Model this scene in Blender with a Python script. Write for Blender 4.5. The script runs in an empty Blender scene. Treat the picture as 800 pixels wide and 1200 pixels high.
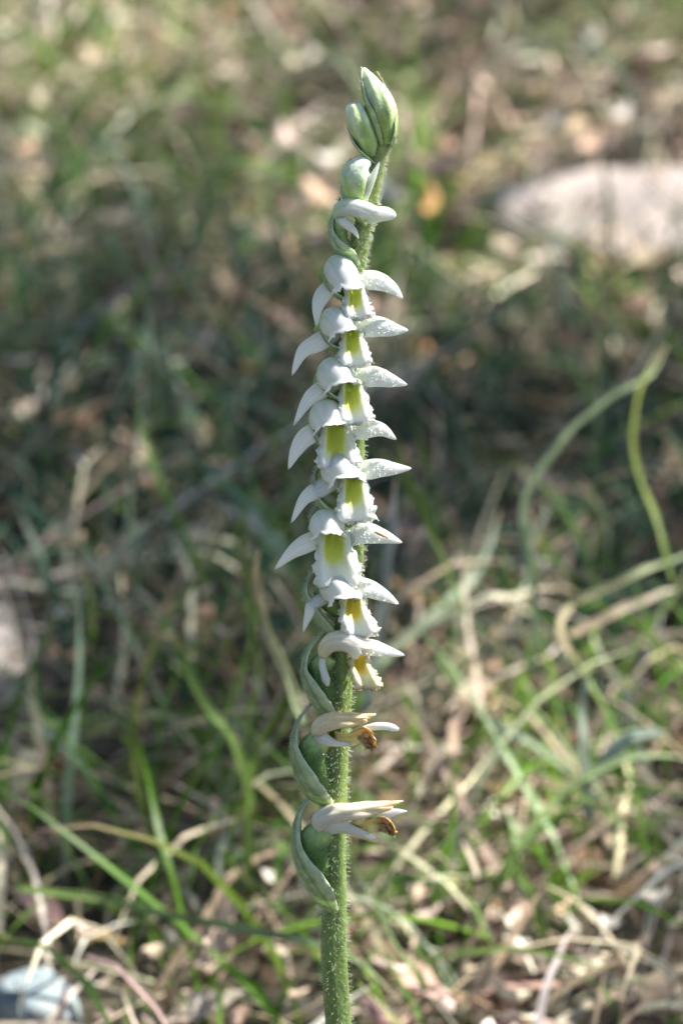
import bpy, bmesh, math, random
import numpy as np
from mathutils import Vector

SC = bpy.context.scene
COL = SC.collection
RS = np.random.RandomState(7)
random.seed(7)

# ------------------------------------------------------------------ camera
PITCH = math.radians(20.0)
DIST = 0.45                      # camera to plant, metres
FRAME_H = 0.120                  # height seen at the plant, metres
Q = np.array([0.0, 0.0, 0.140])  # middle of the frame, on the plant
FWD = np.array([0.0, math.cos(PITCH), -math.sin(PITCH)])
RIGHT = np.array([1.0, 0.0, 0.0])
UPV = np.array([0.0, math.sin(PITCH), math.cos(PITCH)])
CAM = Q - FWD * DIST
cd = bpy.data.cameras.new('camera')
cam = bpy.data.objects.new('camera', cd)
COL.objects.link(cam)
cam.location = CAM
cam.rotation_euler = (math.pi / 2 - PITCH, 0, 0)
cd.sensor_fit = 'VERTICAL'
cd.sensor_height = 36.0
cd.lens = 18.0 / (FRAME_H / 2 / DIST)
cd.clip_start = 0.01
cd.clip_end = 2000
cd.dof.use_dof = True
cd.dof.focus_distance = DIST - 0.003
cd.dof.aperture_fstop = cd.lens / 4.3      # about 4.3 mm of glass
SC.camera = cam

# ------------------------------------------------------------------ sky, sun, exposure
SUN = np.array([0.88, 0.20, 0.0])
SUN_EL = math.radians(54)
SUN[:2] *= math.cos(SUN_EL) / np.linalg.norm(SUN[:2])
SUN[2] = math.sin(SUN_EL)
world = bpy.data.worlds.new('World')
SC.world = world
world.use_nodes = True
wn = world.node_tree.nodes
sky = wn.new('ShaderNodeTexSky')
sky.sky_type = 'NISHITA'
sky.sun_disc = False
sky.sun_elevation = SUN_EL
sky.sun_rotation = math.atan2(SUN[0], SUN[1])
bg = wn['Background']
bg.inputs['Strength'].default_value = 0.06
world.node_tree.links.new(sky.outputs['Color'], bg.inputs['Color'])
sl = bpy.data.lights.new('sun', 'SUN')
sl.energy = 5.0
sl.angle = math.radians(0.53)
sl.color = (1.0, 0.95, 0.86)
so = bpy.data.objects.new('sun', sl)
COL.objects.link(so)
so.location = SUN * 5
so.rotation_euler = Vector(-SUN).to_track_quat('-Z', 'Y').to_euler()
SC.view_settings.view_transform = 'Standard'
SC.view_settings.look = 'None'
SC.view_settings.gamma = 1.0
SC.view_settings.use_curve_mapping = False
SC.view_settings.exposure = 1.62
SC.render.engine = 'CYCLES'
SC.cycles.use_denoising = True
SC.cycles.max_bounces = 8
SC.cycles.sample_clamp_indirect = 6.0

# ------------------------------------------------------------------ measuring helpers
# photo pixel (800 x 1200) -> view ray -> point on the plant's plane, the ground, or an upright plane
TANV = FRAME_H / 2 / DIST
def ray(px, py):
    px = np.asarray(px, float); py = np.asarray(py, float)
    a = (px - 400) / 600 * TANV; b = (600 - py) / 600 * TANV
    return FWD + a[..., None] * RIGHT + b[..., None] * UPV
LEAN = math.radians(7)
PN = np.array([0.0, -math.cos(LEAN), math.sin(LEAN)])
def plant_pt(p):
    """p[...,3]: photo x, photo y, tenths of a millimetre towards the viewer"""
    p = np.asarray(p, float)
    r = ray(p[..., 0], p[..., 1])
    t = (p[..., 2] * 1e-4 - (CAM - Q) @ PN) / (r @ PN)
    return CAM + t[..., None] * r
def ground_pt(px, py, h=0.0):
    r = ray(px, py)
    t = (h - CAM[2]) / r[..., 2]
    return CAM + t[..., None] * r
def upright_pt(px, py, y):
    r = ray(px, py)
    t = (np.asarray(y) - CAM[1]) / r[..., 1]
    return CAM + t[..., None] * r
def to_px(P):
    d = P - CAM
    z = d @ FWD
    return 400 + (d @ RIGHT) / z / TANV * 600, 600 - (d @ UPV) / z / TANV * 600
def gh(x, y):
    return (0.006 * np.sin(7.1 * x + 1.3) * np.cos(5.3 * y + .4) + 0.004 * np.sin(17 * x + 9 * y)
            + 0.003 * np.sin(31 * x - 23 * y + 2))

# ------------------------------------------------------------------ materials
def new_mat(name):
    m = bpy.data.materials.new(name); m.use_nodes = True
    nt = m.node_tree
    return m, nt, nt.nodes['Principled BSDF'], nt.nodes['Material Output']
def nd(nt, typ, **kw):
    n = nt.nodes.new(typ)
    for k, v in kw.items():
        if k in n.inputs: n.inputs[k].default_value = v
        else: setattr(n, k, v)
    return n
def col_var(nt, scale, lo, hi, detail=3.0):
    """vertex colour times a fine noise between lo and hi"""
    a = nd(nt, 'ShaderNodeAttribute', attribute_name='Col')
    tc = nd(nt, 'ShaderNodeTexCoord')
    n = nd(nt, 'ShaderNodeTexNoise', Scale=scale, Detail=detail)
    nt.links.new(tc.outputs['Object'], n.inputs['Vector'])
    mr = nd(nt, 'ShaderNodeMapRange')
    mr.inputs['From Min'].default_value = .3; mr.inputs['From Max'].default_value = .7
    mr.inputs['To Min'].default_value = lo; mr.inputs['To Max'].default_value = hi
    nt.links.new(n.outputs['Fac'], mr.inputs['Value'])
    vm = nd(nt, 'ShaderNodeVectorMath', operation='SCALE')
    nt.links.new(a.outputs['Color'], vm.inputs[0]); nt.links.new(mr.outputs['Result'], vm.inputs['Scale'])
    return vm.outputs['Vector'], tc, n
def flesh(name, sss, rough, bump_scale, bump, lo=.93, hi=1.04, vscale=900, radius=(1, 1, .8), spec=.4, rad=.0018):
    m, nt, p, out = new_mat(name)
    c, tc, n = col_var(nt, vscale, lo, hi)
    nt.links.new(c, p.inputs['Base Color'])
    p.inputs['Roughness'].default_value = rough
    p.inputs['Specular IOR Level'].default_value = spec
    p.inputs['Subsurface Weight'].default_value = sss
    p.inputs['Subsurface Radius'].default_value = radius
    p.inputs['Subsurface Scale'].default_value = rad
    v = nd(nt, 'ShaderNodeTexVoronoi', Scale=bump_scale)
    nt.links.new(tc.outputs['Object'], v.inputs['Vector'])
    b = nd(nt, 'ShaderNodeBump', Strength=bump, Distance=0.00008)
    nt.links.new(v.outputs['Distance'], b.inputs['Height'])
    nt.links.new(b.outputs['Normal'], p.inputs['Normal'])
    return m
M_PETAL = flesh('petal', .85, .42, 5200, .14, .97, 1.02)
M_LIP = flesh('lip', .7, .35, 4200, .3)
M_STEM = flesh('stem', .25, .45, 2600, .5, .75, 1.2, 1100, (.4, 1, .1))
M_BRACT = flesh('bract', .4, .5, 2600, .6, .72, 1.2, 900, (.8, 1, .55), .4, .0008)
M_BUD = flesh('bud', .6, .5, 2600, .5, .8, 1.15, 900, (.9, 1, .7), .4, .001)
M_WITHER = flesh('withered', .2, .6, 2200, .7, .6, 1.25, 900, (1, .6, .3))
m, nt, p, out = new_mat('hair'); M_HAIR = m
p.inputs['Base Color'].default_value = (.62, .68, .52, 1)
p.inputs['Roughness'].default_value = .25
p.inputs['Transmission Weight'].default_value = .25
m, nt, p, out = new_mat('papilla'); M_PAP = m
p.inputs['Base Color'].default_value = (.9, .92, .9, 1)
p.inputs['Roughness'].default_value = .28
p.inputs['Subsurface Weight'].default_value = .6
p.inputs['Subsurface Scale'].default_value = .0003
def leafy(name, trans, rough, vscale, lo, hi):
    m, nt, p, out = new_mat(name)
    c, tc, n = col_var(nt, vscale, lo, hi)
    nt.links.new(c, p.inputs['Base Color'])
    p.inputs['Roughness'].default_value = rough
    p.inputs['Specular IOR Level'].default_value = .12
    t = nd(nt, 'ShaderNodeBsdfTranslucent')
    nt.links.new(c, t.inputs['Color'])
    mx = nd(nt, 'ShaderNodeMixShader'); mx.inputs['Fac'].default_value = trans
    nt.links.new(p.outputs[0], mx.inputs[1]); nt.links.new(t.outputs[0], mx.inputs[2])
    nt.links.new(mx.outputs[0], out.inputs['Surface'])
    return m
M_GRASS = leafy('grass', .4, .38, 120, .75, 1.2)
M_STRAW = leafy('straw', .25, .36, 160, .7, 1.2)
M_LITTER = leafy('dry_leaf', .2, .42, 220, .6, 1.2)
M_TREELEAF = leafy('tree_leaf', .25, .4, 60, .8, 1.2)
def ground_mat():
    m, nt, p, out = new_mat('soil')
    tc = nd(nt, 'ShaderNodeTexCoord')
    n1 = nd(nt, 'ShaderNodeTexNoise', Scale=45.0, Detail=8.0, Roughness=.7)
    n2 = nd(nt, 'ShaderNodeTexNoise', Scale=4.0, Detail=4.0)
    for n in (n1, n2): nt.links.new(tc.outputs['Object'], n.inputs['Vector'])
    r1 = nd(nt, 'ShaderNodeValToRGB')
    e = r1.color_ramp.elements
    e[0].position = .32; e[0].color = (.018, .014, .012, 1)
    e[1].position = .72; e[1].color = (.16, .115, .085, 1)
    x = e.new(.52); x.color = (.06, .045, .036, 1)
    r2 = nd(nt, 'ShaderNodeValToRGB')
    e = r2.color_ramp.elements
    e[0].position = .35; e[0].color = (.05, .08, .025, 1)
    e[1].position = .6; e[1].color = (.13, .10, .075, 1)
    nt.links.new(n1.outputs['Fac'], r1.inputs['Fac']); nt.links.new(n2.outputs['Fac'], r2.inputs['Fac'])
    mx = nd(nt, 'ShaderNodeMix', data_type='RGBA'); mx.inputs[0].default_value = .3
    nt.links.new(r1.outputs[0], mx.inputs[6]); nt.links.new(r2.outputs[0], mx.inputs[7])
    nt.links.new(mx.outputs[2], p.inputs['Base Color'])
    p.inputs['Roughness'].default_value = .9
    b = nd(nt, 'ShaderNodeBump', Strength=.9, Distance=.006)
    nt.links.new(n1.outputs['Fac'], b.inputs['Height']); nt.links.new(b.outputs['Normal'], p.inputs['Normal'])
    return m
def rock_mat(name, c0, c1, scale):
    m, nt, p, out = new_mat(name)
    tc = nd(nt, 'ShaderNodeTexCoord')
    n1 = nd(nt, 'ShaderNodeTexNoise', Scale=scale, Detail=9.0, Roughness=.65)
    nt.links.new(tc.outputs['Object'], n1.inputs['Vector'])
    r1 = nd(nt, 'ShaderNodeValToRGB')
    e = r1.color_ramp.elements
    e[0].position = .35; e[0].color = (*c0, 1); e[1].position = .62; e[1].color = (*c1, 1)
    nt.links.new(n1.outputs['Fac'], r1.inputs['Fac']); nt.links.new(r1.outputs[0], p.inputs['Base Color'])
    p.inputs['Roughness'].default_value = .75
    b = nd(nt, 'ShaderNodeBump', Strength=.6, Distance=.003)
    nt.links.new(n1.outputs['Fac'], b.inputs['Height']); nt.links.new(b.outputs['Normal'], p.inputs['Normal'])
    return m
m, nt, p, out = new_mat('bark'); M_BARK = m
_tc = nd(nt, 'ShaderNodeTexCoord'); _n = nd(nt, 'ShaderNodeTexNoise', Scale=30.0, Detail=8.0)
_r = nd(nt, 'ShaderNodeValToRGB'); _r.color_ramp.elements[0].color = (.04, .03, .022, 1); _r.color_ramp.elements[1].color = (.2, .16, .12, 1)
nt.links.new(_tc.outputs['Object'], _n.inputs['Vector']); nt.links.new(_n.outputs['Fac'], _r.inputs['Fac']); nt.links.new(_r.outputs[0], p.inputs['Base Color'])
p.inputs['Roughness'].default_value = .9

# ------------------------------------------------------------------ mesh helpers
def tag(o, label=None, cat=None, group=None, kind=None):
    if label: o['label'] = label
    if cat: o['category'] = cat
    if group: o['group'] = group
    if kind: o['kind'] = kind
    return o
def mesh_obj(name, V, F, C=None, mat=None, parent=None, smooth=True, recalc=False):
    me = bpy.data.meshes.new(name)
    if isinstance(F, np.ndarray):
        nv, nf, k = len(V), len(F), F.shape[1]
        me.vertices.add(nv); me.vertices.foreach_set('co', np.ascontiguousarray(V, dtype=np.float32).ravel())
        me.loops.add(nf * k); me.loops.foreach_set('vertex_index', F.astype(np.int32).ravel())
        me.polygons.add(nf); me.polygons.foreach_set('loop_start', np.arange(0, nf * k, k, dtype=np.int32))
        me.update(calc_edges=True)
    else:
        me.from_pydata([tuple(v) for v in V], [], F)
    if recalc:
        bm = bmesh.new(); bm.from_mesh(me); bmesh.ops.recalc_face_normals(bm, faces=bm.faces); bm.to_mesh(me); bm.free()
    if C is not None:
        C = np.asarray(C, float)
        if C.ndim == 1: C = np.tile(C, (len(V), 1))
        a = me.attributes.new('Col', 'FLOAT_COLOR', 'POINT')
        a.data.foreach_set('color', np.concatenate([C[:, :3], np.ones((len(V), 1))], 1).astype(np.float32).ravel())
    if smooth: me.polygons.foreach_set('use_smooth', np.ones(len(me.polygons), bool))
    if mat: me.materials.append(mat)
    me.update()
    o = bpy.data.objects.new(name, me); COL.objects.link(o)
    if parent: o.parent = parent
    return o
def empty(name, loc):
    o = bpy.data.objects.new(name, None); COL.objects.link(o); o.location = loc; o.empty_display_size = .01
    return o
def bez(pts, n):
    """smooth curve through the points (Catmull-Rom), n samples"""
    P = np.asarray(pts, float)
    P = np.vstack([2 * P[0] - P[1], P, 2 * P[-1] - P[-2]])
    m = len(P) - 3
    out = []
    for t in np.linspace(0, m - 1e-9, n):
        i = int(t); f = t - i
        a, b, c, d = P[i:i + 4]
        out.append(.5 * (2 * b + (c - a) * f + (2 * a - 5 * b + 4 * c - d) * f * f + (3 * b - 3 * c + d - a) * f ** 3))
    return np.array(out)
def norm(v):
    return v / np.maximum(np.linalg.norm(v, axis=-1, keepdims=True), 1e-12)
def grid_faces(nu, nv, off=0, wrap=False):
    i, j = np.meshgrid(np.arange(nu - 1), np.arange(nv if wrap else nv - 1), indexing='ij')
    j2 = (j + 1) % nv
    return (np.stack([i * nv + j, i * nv + j2, (i + 1) * nv + j2, (i + 1) * nv + j], -1).reshape(-1, 4) + off)
def grid_normals(G):
    du = np.gradient(G, axis=0); dv = np.gradient(G, axis=1)
    return norm(np.cross(du, dv))
def solid(G, C, th):
    """sheet of real thickness from a grid of points (world) and colours"""
    nu, nv = G.shape[:2]
    N = grid_normals(G)
    s = np.abs(np.linspace(-1, 1, nv)); e = np.ones((nu, nv)) * (1 - .7 * s ** 4)[None, :]
    e[-1] *= .35
    off = N * (th / 2 * e)[..., None]
    V = np.concatenate([(G + off).reshape(-1, 3), (G - off).reshape(-1, 3)])
    n = nu * nv
    F = [tuple(f) for f in grid_faces(nu, nv)] + [tuple(f[::-1]) for f in grid_faces(nu, nv, n)]
    ring = [i for i in range(nv)] + [i * nv + nv - 1 for i in range(1, nu)] + [(nu - 1) * nv + j for j in range(nv - 2, -1, -1)] + [i * nv for i in range(nu - 2, 0, -1)]
    for a, b in zip(ring, ring[1:] + ring[:1]):
        F.append((b, a, a + n, b + n))
    Cc = np.concatenate([C.reshape(-1, 3)] * 2)
    return V, F, Cc
def tube(path, rad, nseg, ref=(0, -1, .3), ridges=0, amp=0.0, th0=0.0):
    """closed tube round a path; returns grid (nu, nseg, 3)"""
    P = np.asarray(path, float); T = norm(np.gradient(P, axis=0))
    r = np.asarray(ref, float)
    S = norm(np.cross(T, r)); U = np.cross(S, T)
    th = np.linspace(0, 2 * math.pi, nseg, endpoint=False)
    k = 1 + amp * np.cos(ridges * (th[None, :] + th0 * np.linspace(0, 1, len(P))[:, None]))
    rr = np.asarray(rad)[:, None] * k
    return P[:, None] + rr[..., None] * (np.cos(th)[None, :, None] * U[:, None] + np.sin(th)[None, :, None] * S[:, None])
def tube_mesh(G):
    nu, nv = G.shape[:2]
    V = list(G.reshape(-1, 3)); F = [tuple(f) for f in grid_faces(nu, nv, 0, True)]
    V.append(G[0].mean(0)); V.append(G[-1].mean(0)); a, b = len(V) - 2, len(V) - 1
    for j in range(nv):
        F.append((a, (j + 1) % nv, j)); F.append((b, (nu - 1) * nv + j, (nu - 1) * nv + (j + 1) % nv))
    return np.array(V), F
def interp(x, xs, ys):
    return np.interp(x, xs, ys)
def sstep(a, b, x):
    t = np.clip((x - a) / (b - a), 0, 1); return t * t * (3 - 2 * t)
def mix(a, b, f):
    return np.asarray(a) * (1 - f[..., None]) + np.asarray(b) * f[..., None]
ICO_V = None
def ico():
    global ICO_V, ICO_F
    if ICO_V is None:
        bm = bmesh.new(); bmesh.ops.create_icosphere(bm, subdivisions=1, radius=1)
        ICO_V = np.array([v.co for v in bm.verts]); ICO_F = np.array([[v.index for v in f.verts] for f in bm.faces]); bm.free()
    return ICO_V, ICO_F
def blobs(P, R, squash=None):
    v, f = ico()
    V = (P[:, None] + R[:, None, None] * v[None]).reshape(-1, 3)
    F = (f[None] + (np.arange(len(P)) * len(v))[:, None, None]).reshape(-1, 3)
    return V, F

# ------------------------------------------------------------------ ground and stones
def build_ground():
    u = np.linspace(-1, 1, 161)
    g = np.sinh(u * 8.2) / np.sinh(8.2) * 400
    X, Y = np.meshgrid(g, g + .3, indexing='ij')
    Z = gh(X, Y) * np.exp(-((X ** 2 + Y ** 2) / 30)) + .25 * np.sin(X * .06) * np.sin(Y * .05 + .3) * (np.hypot(X, Y) > 6)
    V = np.stack([X, Y, Z], -1).reshape(-1, 3)
    o = mesh_obj('ground', V, grid_faces(161, 161), None, ground_mat())
    tag(o, kind='structure')
build_ground()

def stone(name, center, size, seed, mat, label, cat='stone', sub=3, rough=.16, flat=.0):
    bm = bmesh.new(); bmesh.ops.create_icosphere(bm, subdivisions=sub, radius=1)
    r = np.random.RandomState(seed)
    planes = norm(r.normal(size=(9, 3))); hs = r.uniform(.62, .92, 9)
    ph = r.uniform(0, 6, 6)
    for v in bm.verts:
        c = np.array(v.co)
        for n, h in zip(planes, hs):
            d = c @ n
            if d > h: c = c - n * (d - h) * .9
        c *= 1 + rough * .35 * math.sin(5 * c[0] + ph[0]) * math.sin(4 * c[1] + ph[1]) + rough * .2 * math.sin(11 * c[2] + 9 * c[0] + ph[2])
        v.co = c * np.array(size)
    me = bpy.data.meshes.new(name); bm.to_mesh(me); bm.free()
    me.polygons.foreach_set('use_smooth', np.ones(len(me.polygons), bool))
    me.materials.append(mat)
    o = bpy.data.objects.new(name, me); COL.objects.link(o); o.location = center
    o.rotation_euler = (0, 0, r.uniform(-.3, .3))
    return tag(o, label, cat)
M_PALE = rock_mat('pale_rock', (.25, .215, .205), (.43, .375, .36), 22)
M_QUARTZ = rock_mat('white_rock', (.08, .13, .17), (.27, .31, .32), 110)
c = ground_pt(785, 276); stone('flat_rock', (c[0] + .012, c[1] + .012, .0025), (.074, .036, .0125), 3, M_PALE, 'pale pinkish flat rock in sun beyond the dark grass at right', 'rock')
c = ground_pt(42, 1200, .006); stone('white_stone', (c[0], c[1], .008), (.0082, .0075, .0085), 5, M_QUARTZ, 'whitish blue stone in the bottom left corner', rough=.06)
c = ground_pt(-14, 728, .018); stone('pale_stone', (c[0], c[1], .010), (.0065, .007, .0125), 8, M_PALE, 'pale pink stone cut off by the left edge halfway down')

# ------------------------------------------------------------------ the orchid
ROOT = np.array([plant_pt([398, 1200, 0])[0] + .002, plant_pt([398, 1200, 0])[1] - .004, float(gh(0, 0))])
orchid = empty('orchid', ROOT)
tag(orchid, 'slender orchid spike with a spiral of small white flowers on a hairy green stem', 'orchid')
def wm(p): return plant_pt(p) - ROOT
PX = 1e-4
STEM = np.array([(453, 128, 0, 6), (452, 145, 0, 8), (447, 168, 0, 9), (441, 195, 0, 9), (437, 220, 0, 9), (431, 248, 0, 9.5), (423, 275, 0, 10.5), (418, 305, 0, 11),
        (413, 340, 0, 11), (411, 400, 0, 11), (412, 470, 0, 12), (415, 530, 0, 12), (414, 590, 0, 12), (414, 650, 0, 12), (408, 700, 0, 12),
        (402, 760, 0, 12), (400, 820, 0, 12), (396, 880, 0, 12), (394, 940, 0, 12), (393, 1000, 0, 12.5), (392, 1060, 0, 14.5), (392, 1120, 0, 15.5), (397, 1200, 0, 15.5)], float)
sp = bez(STEM, 170)
path = wm(sp[:, :3]); rad = sp[:, 3] * PX
endv = np.array([[.0005, 0, .045], [0, 0, .02], [0, 0, -.004]])
low = bez(np.vstack([path[-1:], endv]), 22)[1:]
path = np.vstack([path, low]); rad = np.concatenate([rad, np.linspace(15.5, 18, 21) * PX])
SG = tube(path, rad, 20, (0, -.9, .2), 5, .06, 4.0)
V, F = tube_mesh(SG)
zf = np.clip((V[:, 2] - .08) / .12, 0, 1)
SC_ = mix((.16, .23, .065), (.33, .40, .12), sstep(.45, 1.0, zf))
th = np.tile(np.arange(20), len(path)); rib = (np.cos(th / 20 * 2 * math.pi * 5) > .3) * .25
SC_[:len(rib)] *= (1 + .5 * rib)[:, None]
stem = mesh_obj('stem', V, F, SC_, M_STEM, orchid, recalc=True)

def hairs(name, P, N, L, parent, seed=1, ball=True):
    """short glandular hairs standing on a surface"""
    r = np.random.RandomState(seed)
    n = len(P)
    D = norm(N + r.normal(0, .28, (n, 3)) + np.array([0, 0, -.05]))
    A = norm(np.cross(D, norm(r.normal(size=(n, 3))))); B = np.cross(D, A)
    L = L * r.uniform(.55, 1.25, n); w = 2.8e-5 * r.uniform(.8, 1.2, n)
    rows = []
    for k, (t, q) in enumerate([(-.1, 1), (.5, .7), (1, .45)]):
        for a in range(3):
            an = a * 2.0944
            rows.append(P + D * (L * t)[:, None] + (A * math.cos(an) + B * math.sin(an)) * (w * q)[:, None] + np.array([0, 0, -1]) * (L * .12 * t * t)[:, None])
    V1 = np.stack(rows, 1).reshape(-1, 3)
    f = []
    for k in range(2):
        for a in range(3):
            b = (a + 1) % 3
            f += [(k * 3 + a, k * 3 + b, k * 3 + 3 + b), (k * 3 + a, k * 3 + 3 + b, k * 3 + 3 + a)]
    F1 = (np.array(f)[None] + (np.arange(n) * 9)[:, None, None]).reshape(-1, 3)
    tips = P + D * L[:, None] + np.array([0, 0, -1]) * (L * .12)[:, None]
    oct_ = np.array([(1, 0, 0), (-1, 0, 0), (0, 1, 0), (0, -1, 0), (0, 0, 1), (0, 0, -1)], float)
    of = np.array([(0, 2, 4), (2, 1, 4), (1, 3, 4), (3, 0, 4), (2, 0, 5), (1, 2, 5), (3, 1, 5), (0, 3, 5)])
    V2 = (tips[:, None] + (5e-5 * r.uniform(.6, 1.3, n))[:, None, None] * oct_[None]).reshape(-1, 3)
    F2 = (of[None] + (np.arange(n) * 6)[:, None, None]).reshape(-1, 3) + len(V1)
    o = mesh_obj(name, np.concatenate([V1, V2]), np.concatenate([F1, F2]), None, M_HAIR, parent)
    tag(o, kind='stuff')
    return o
def scatter(G, n, seed, wrap=True, rows=None):
    r = np.random.RandomState(seed)
    nu, nv = G.shape[:2]
    a = r.uniform(0, nu - 1.001, n) if rows is None else r.uniform(rows[0], rows[1], n)
    b = r.uniform(0, nv if wrap else nv - 1.001, n)
    i = a.astype(int); j = b.astype(int) % nv; j2 = (j + 1) % nv
    fa = (a - i)[:, None]; fb = (b - b.astype(int))[:, None]
    P = (G[i, j] * (1 - fa) + G[i + 1, j] * fa) * (1 - fb) + (G[i, j2] * (1 - fa) + G[i + 1, j2] * fa) * fb
    N = norm(np.cross(G[i + 1, j] - G[i, j], G[i, j2] - G[i, j]))
    return P, N, a
P, N, a = scatter(SG, 6500, 3)
ctr = path[np.clip(np.round(a).astype(int), 0, len(path) - 1)]
N = norm(P - ctr)
hairs('stem_hairs', P, N, np.interp(a, [0, 60, 120], [.00034, .00042, .00054]), stem, 4)

WHITE = np.array([.91, .92, .81]); PGREEN = np.array([.46, .62, .26]); DGREEN = np.array([.10, .19, .05]); CREAM = np.array([.92, .64, .33])
YELLOW = np.array([.62, .46, .05]); LIME = np.array([.66, .70, .07]); BROWN = np.array([.42, .21, .09])

def sepal(pts, W, parent, cup=4.0, twist=0.0, cbase=None, ctip=None, prof=None, name='sepal', basef=.32, curl=0.0, seed=0, th=.0002, edge=None):
    nu, nv = 26, 21
    A = bez(pts, nu); t = np.linspace(0, 1, nu)
    if prof is None: prof = ([0, .12, .3, .5, .7, .86, .95, 1], [.85, .98, 1, .84, .60, .34, .17, .04])
    w = interp(t, *prof) * W / 2
    # soften the profile
    T = norm(np.gradient(A, axis=0))
    ref = np.array([math.sin(twist) * .0, 0, 1.0])
    S = norm(np.cross(T, ref)); U = norm(np.cross(S, T))
    ang = twist * np.ones(nu) + curl * t
    S2 = S * np.cos(ang)[:, None] + U * np.sin(ang)[:, None]; U2 = np.cross(S2, T)
    U2 *= np.sign(U2[:, 2:3] + 1e-9)
    s = np.linspace(-1, 1, nv)
    r = np.random.RandomState(seed + 11)
    G = A[:, None] + (w[:, None] * s[None])[..., None] * S2[:, None] + (-cup * (s ** 2)[None] * (w / (W / 2))[:, None])[..., None] * U2[:, None]
    G += r.normal(0, .03, G.shape)
    G += (.5 * np.sin(t * 9 + seed)[:, None] * (s ** 2)[None] * (w / (W / 2))[:, None])[..., None] * U2[:, None]
    f = np.repeat((1 - sstep(0, basef, t))[:, None], nv, 1)
    C = mix(ctip if ctip is not None else WHITE, cbase if cbase is not None else PGREEN * .6 + WHITE * .4, f)
    vein = np.exp(-(s / .12) ** 2)[None] * .10 * (1 - t)[:, None]
    C = mix(C[0:], PGREEN, vein) if False else C * (1 - vein[..., None] * np.array([1, .5, 1]))
    for vs in (-.5, 0, .5): C = C * (1 - (.09 * np.exp(-((s - vs) / .1) ** 2)[None] * (1 - .7 * t)[:, None])[..., None] * np.array([1.0, .4, 1.0]))
    C = C * (1 - np.abs(r.normal(0, .05, (1, nv, 1))) * np.array([1.1, .6, 1.0]))
    if edge is not None:
        ef = np.clip(np.abs(s)[None] ** 6 + sstep(.93, 1, t)[:, None], 0, 1) * np.ones((nu, 1))
        C = mix2(C, edge, ef)
    V, F, Cc = solid(wm(G), C, th)
    o = mesh_obj(name, V, F, Cc, M_PETAL, parent, recalc=True)
    return o, G
def mix2(C, b, f): return C * (1 - f[..., None]) + np.asarray(b) * f[..., None]

def hood(pts, r, parent, thmax=1.75, up=(0, -.78, .62), prof=None, cmain=None, cbase=None, seed=0, flare=.22, ctip=None, scal=.07, crumple=0.0):
    nu, nv = 24, 25
    A = bez(pts, nu); t = np.linspace(0, 1, nu)
    T = norm(np.gradient(A, axis=0)); up = np.asarray(up, float)
    S = norm(np.cross(T, up)); U = np.cross(S, T); U *= np.sign((U @ up))[:, None]
    if prof is None: prof = ([0, .12, .35, .7, .9, 1], [.55, .82, 1.0, .98, .98, 1.0])
    th = np.linspace(-thmax, thmax, nv); v = th / thmax
    rs = np.random.RandomState(seed)
    R = r * interp(t, *prof)[:, None] * np.ones((1, nv))
    # petals meet the top sepal in two shallow grooves
    R *= 1 - .05 * (np.exp(-((v - .42) / .09) ** 2) + np.exp(-((v + .42) / .09) ** 2))[None] * sstep(.1, .4, t)[:, None]
    R *= 1 + flare * sstep(.82, 1, t)[:, None] * (1 + .5 * np.cos(v * 7 + rs.uniform(0, 2)))[None]
    G = A[:, None] + R[..., None] * (np.cos(th)[None, :, None] * U[:, None] + np.sin(th)[None, :, None] * S[:, None])
    # uneven front edge: the top sepal reaches furthest
    L = np.linalg.norm(A[-1] - A[0])
    ext = (.10 * np.exp(-(v / .35) ** 2) - .10 * np.exp(-((np.abs(v) - .45) / .1) ** 2) - .12 * np.abs(v) ** 3 + rs.normal(0, .02, nv)) * L
    G += (sstep(.55, 1, t)[:, None] * ext[None])[..., None] * T[:, None]
    if crumple:
        wr = np.sin(v[None] * 13 + 2 * np.sin(t * 7)[:, None] + seed) + .6 * np.sin(t[:, None] * 19 + 6 * v[None])
        G += (crumple * wr * sstep(.2, .7, t)[:, None])[..., None] * (G - A[:, None]) / r
    G += rs.normal(0, .12, G.shape)
    f = np.repeat((1 - sstep(.0, .8, t))[:, None], nv, 1) * .85
    C = mix(cmain if cmain is not None else WHITE, cbase if cbase is not None else PGREEN, f)
    groove = (np.exp(-((v - .42) / .08) ** 2) + np.exp(-((v + .42) / .08) ** 2) + .6 * np.exp(-(v / .06) ** 2))[None] * .22 * (1 - .6 * t)[:, None]
    C = C * (1 - groove[..., None] * np.array([.9, .35, 1.0]))
    if ctip is not None:
        C = mix2(C, ctip, np.clip(sstep(.72, 1, t)[:, None] * rs.uniform(.3, 1.2, (nu, nv)) + .3 * (rs.uniform(0, 1, (nu, nv)) > .92), 0, 1))
    C = C * (1 + rs.normal(0, .05, (1, nv, 1)) * np.array([1.2, .6, 1.2]))
    V, F, Cc = solid(wm(G), C, .00022)
    return mesh_obj('hood', V, F, Cc, M_PETAL, parent, recalc=True), G

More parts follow.
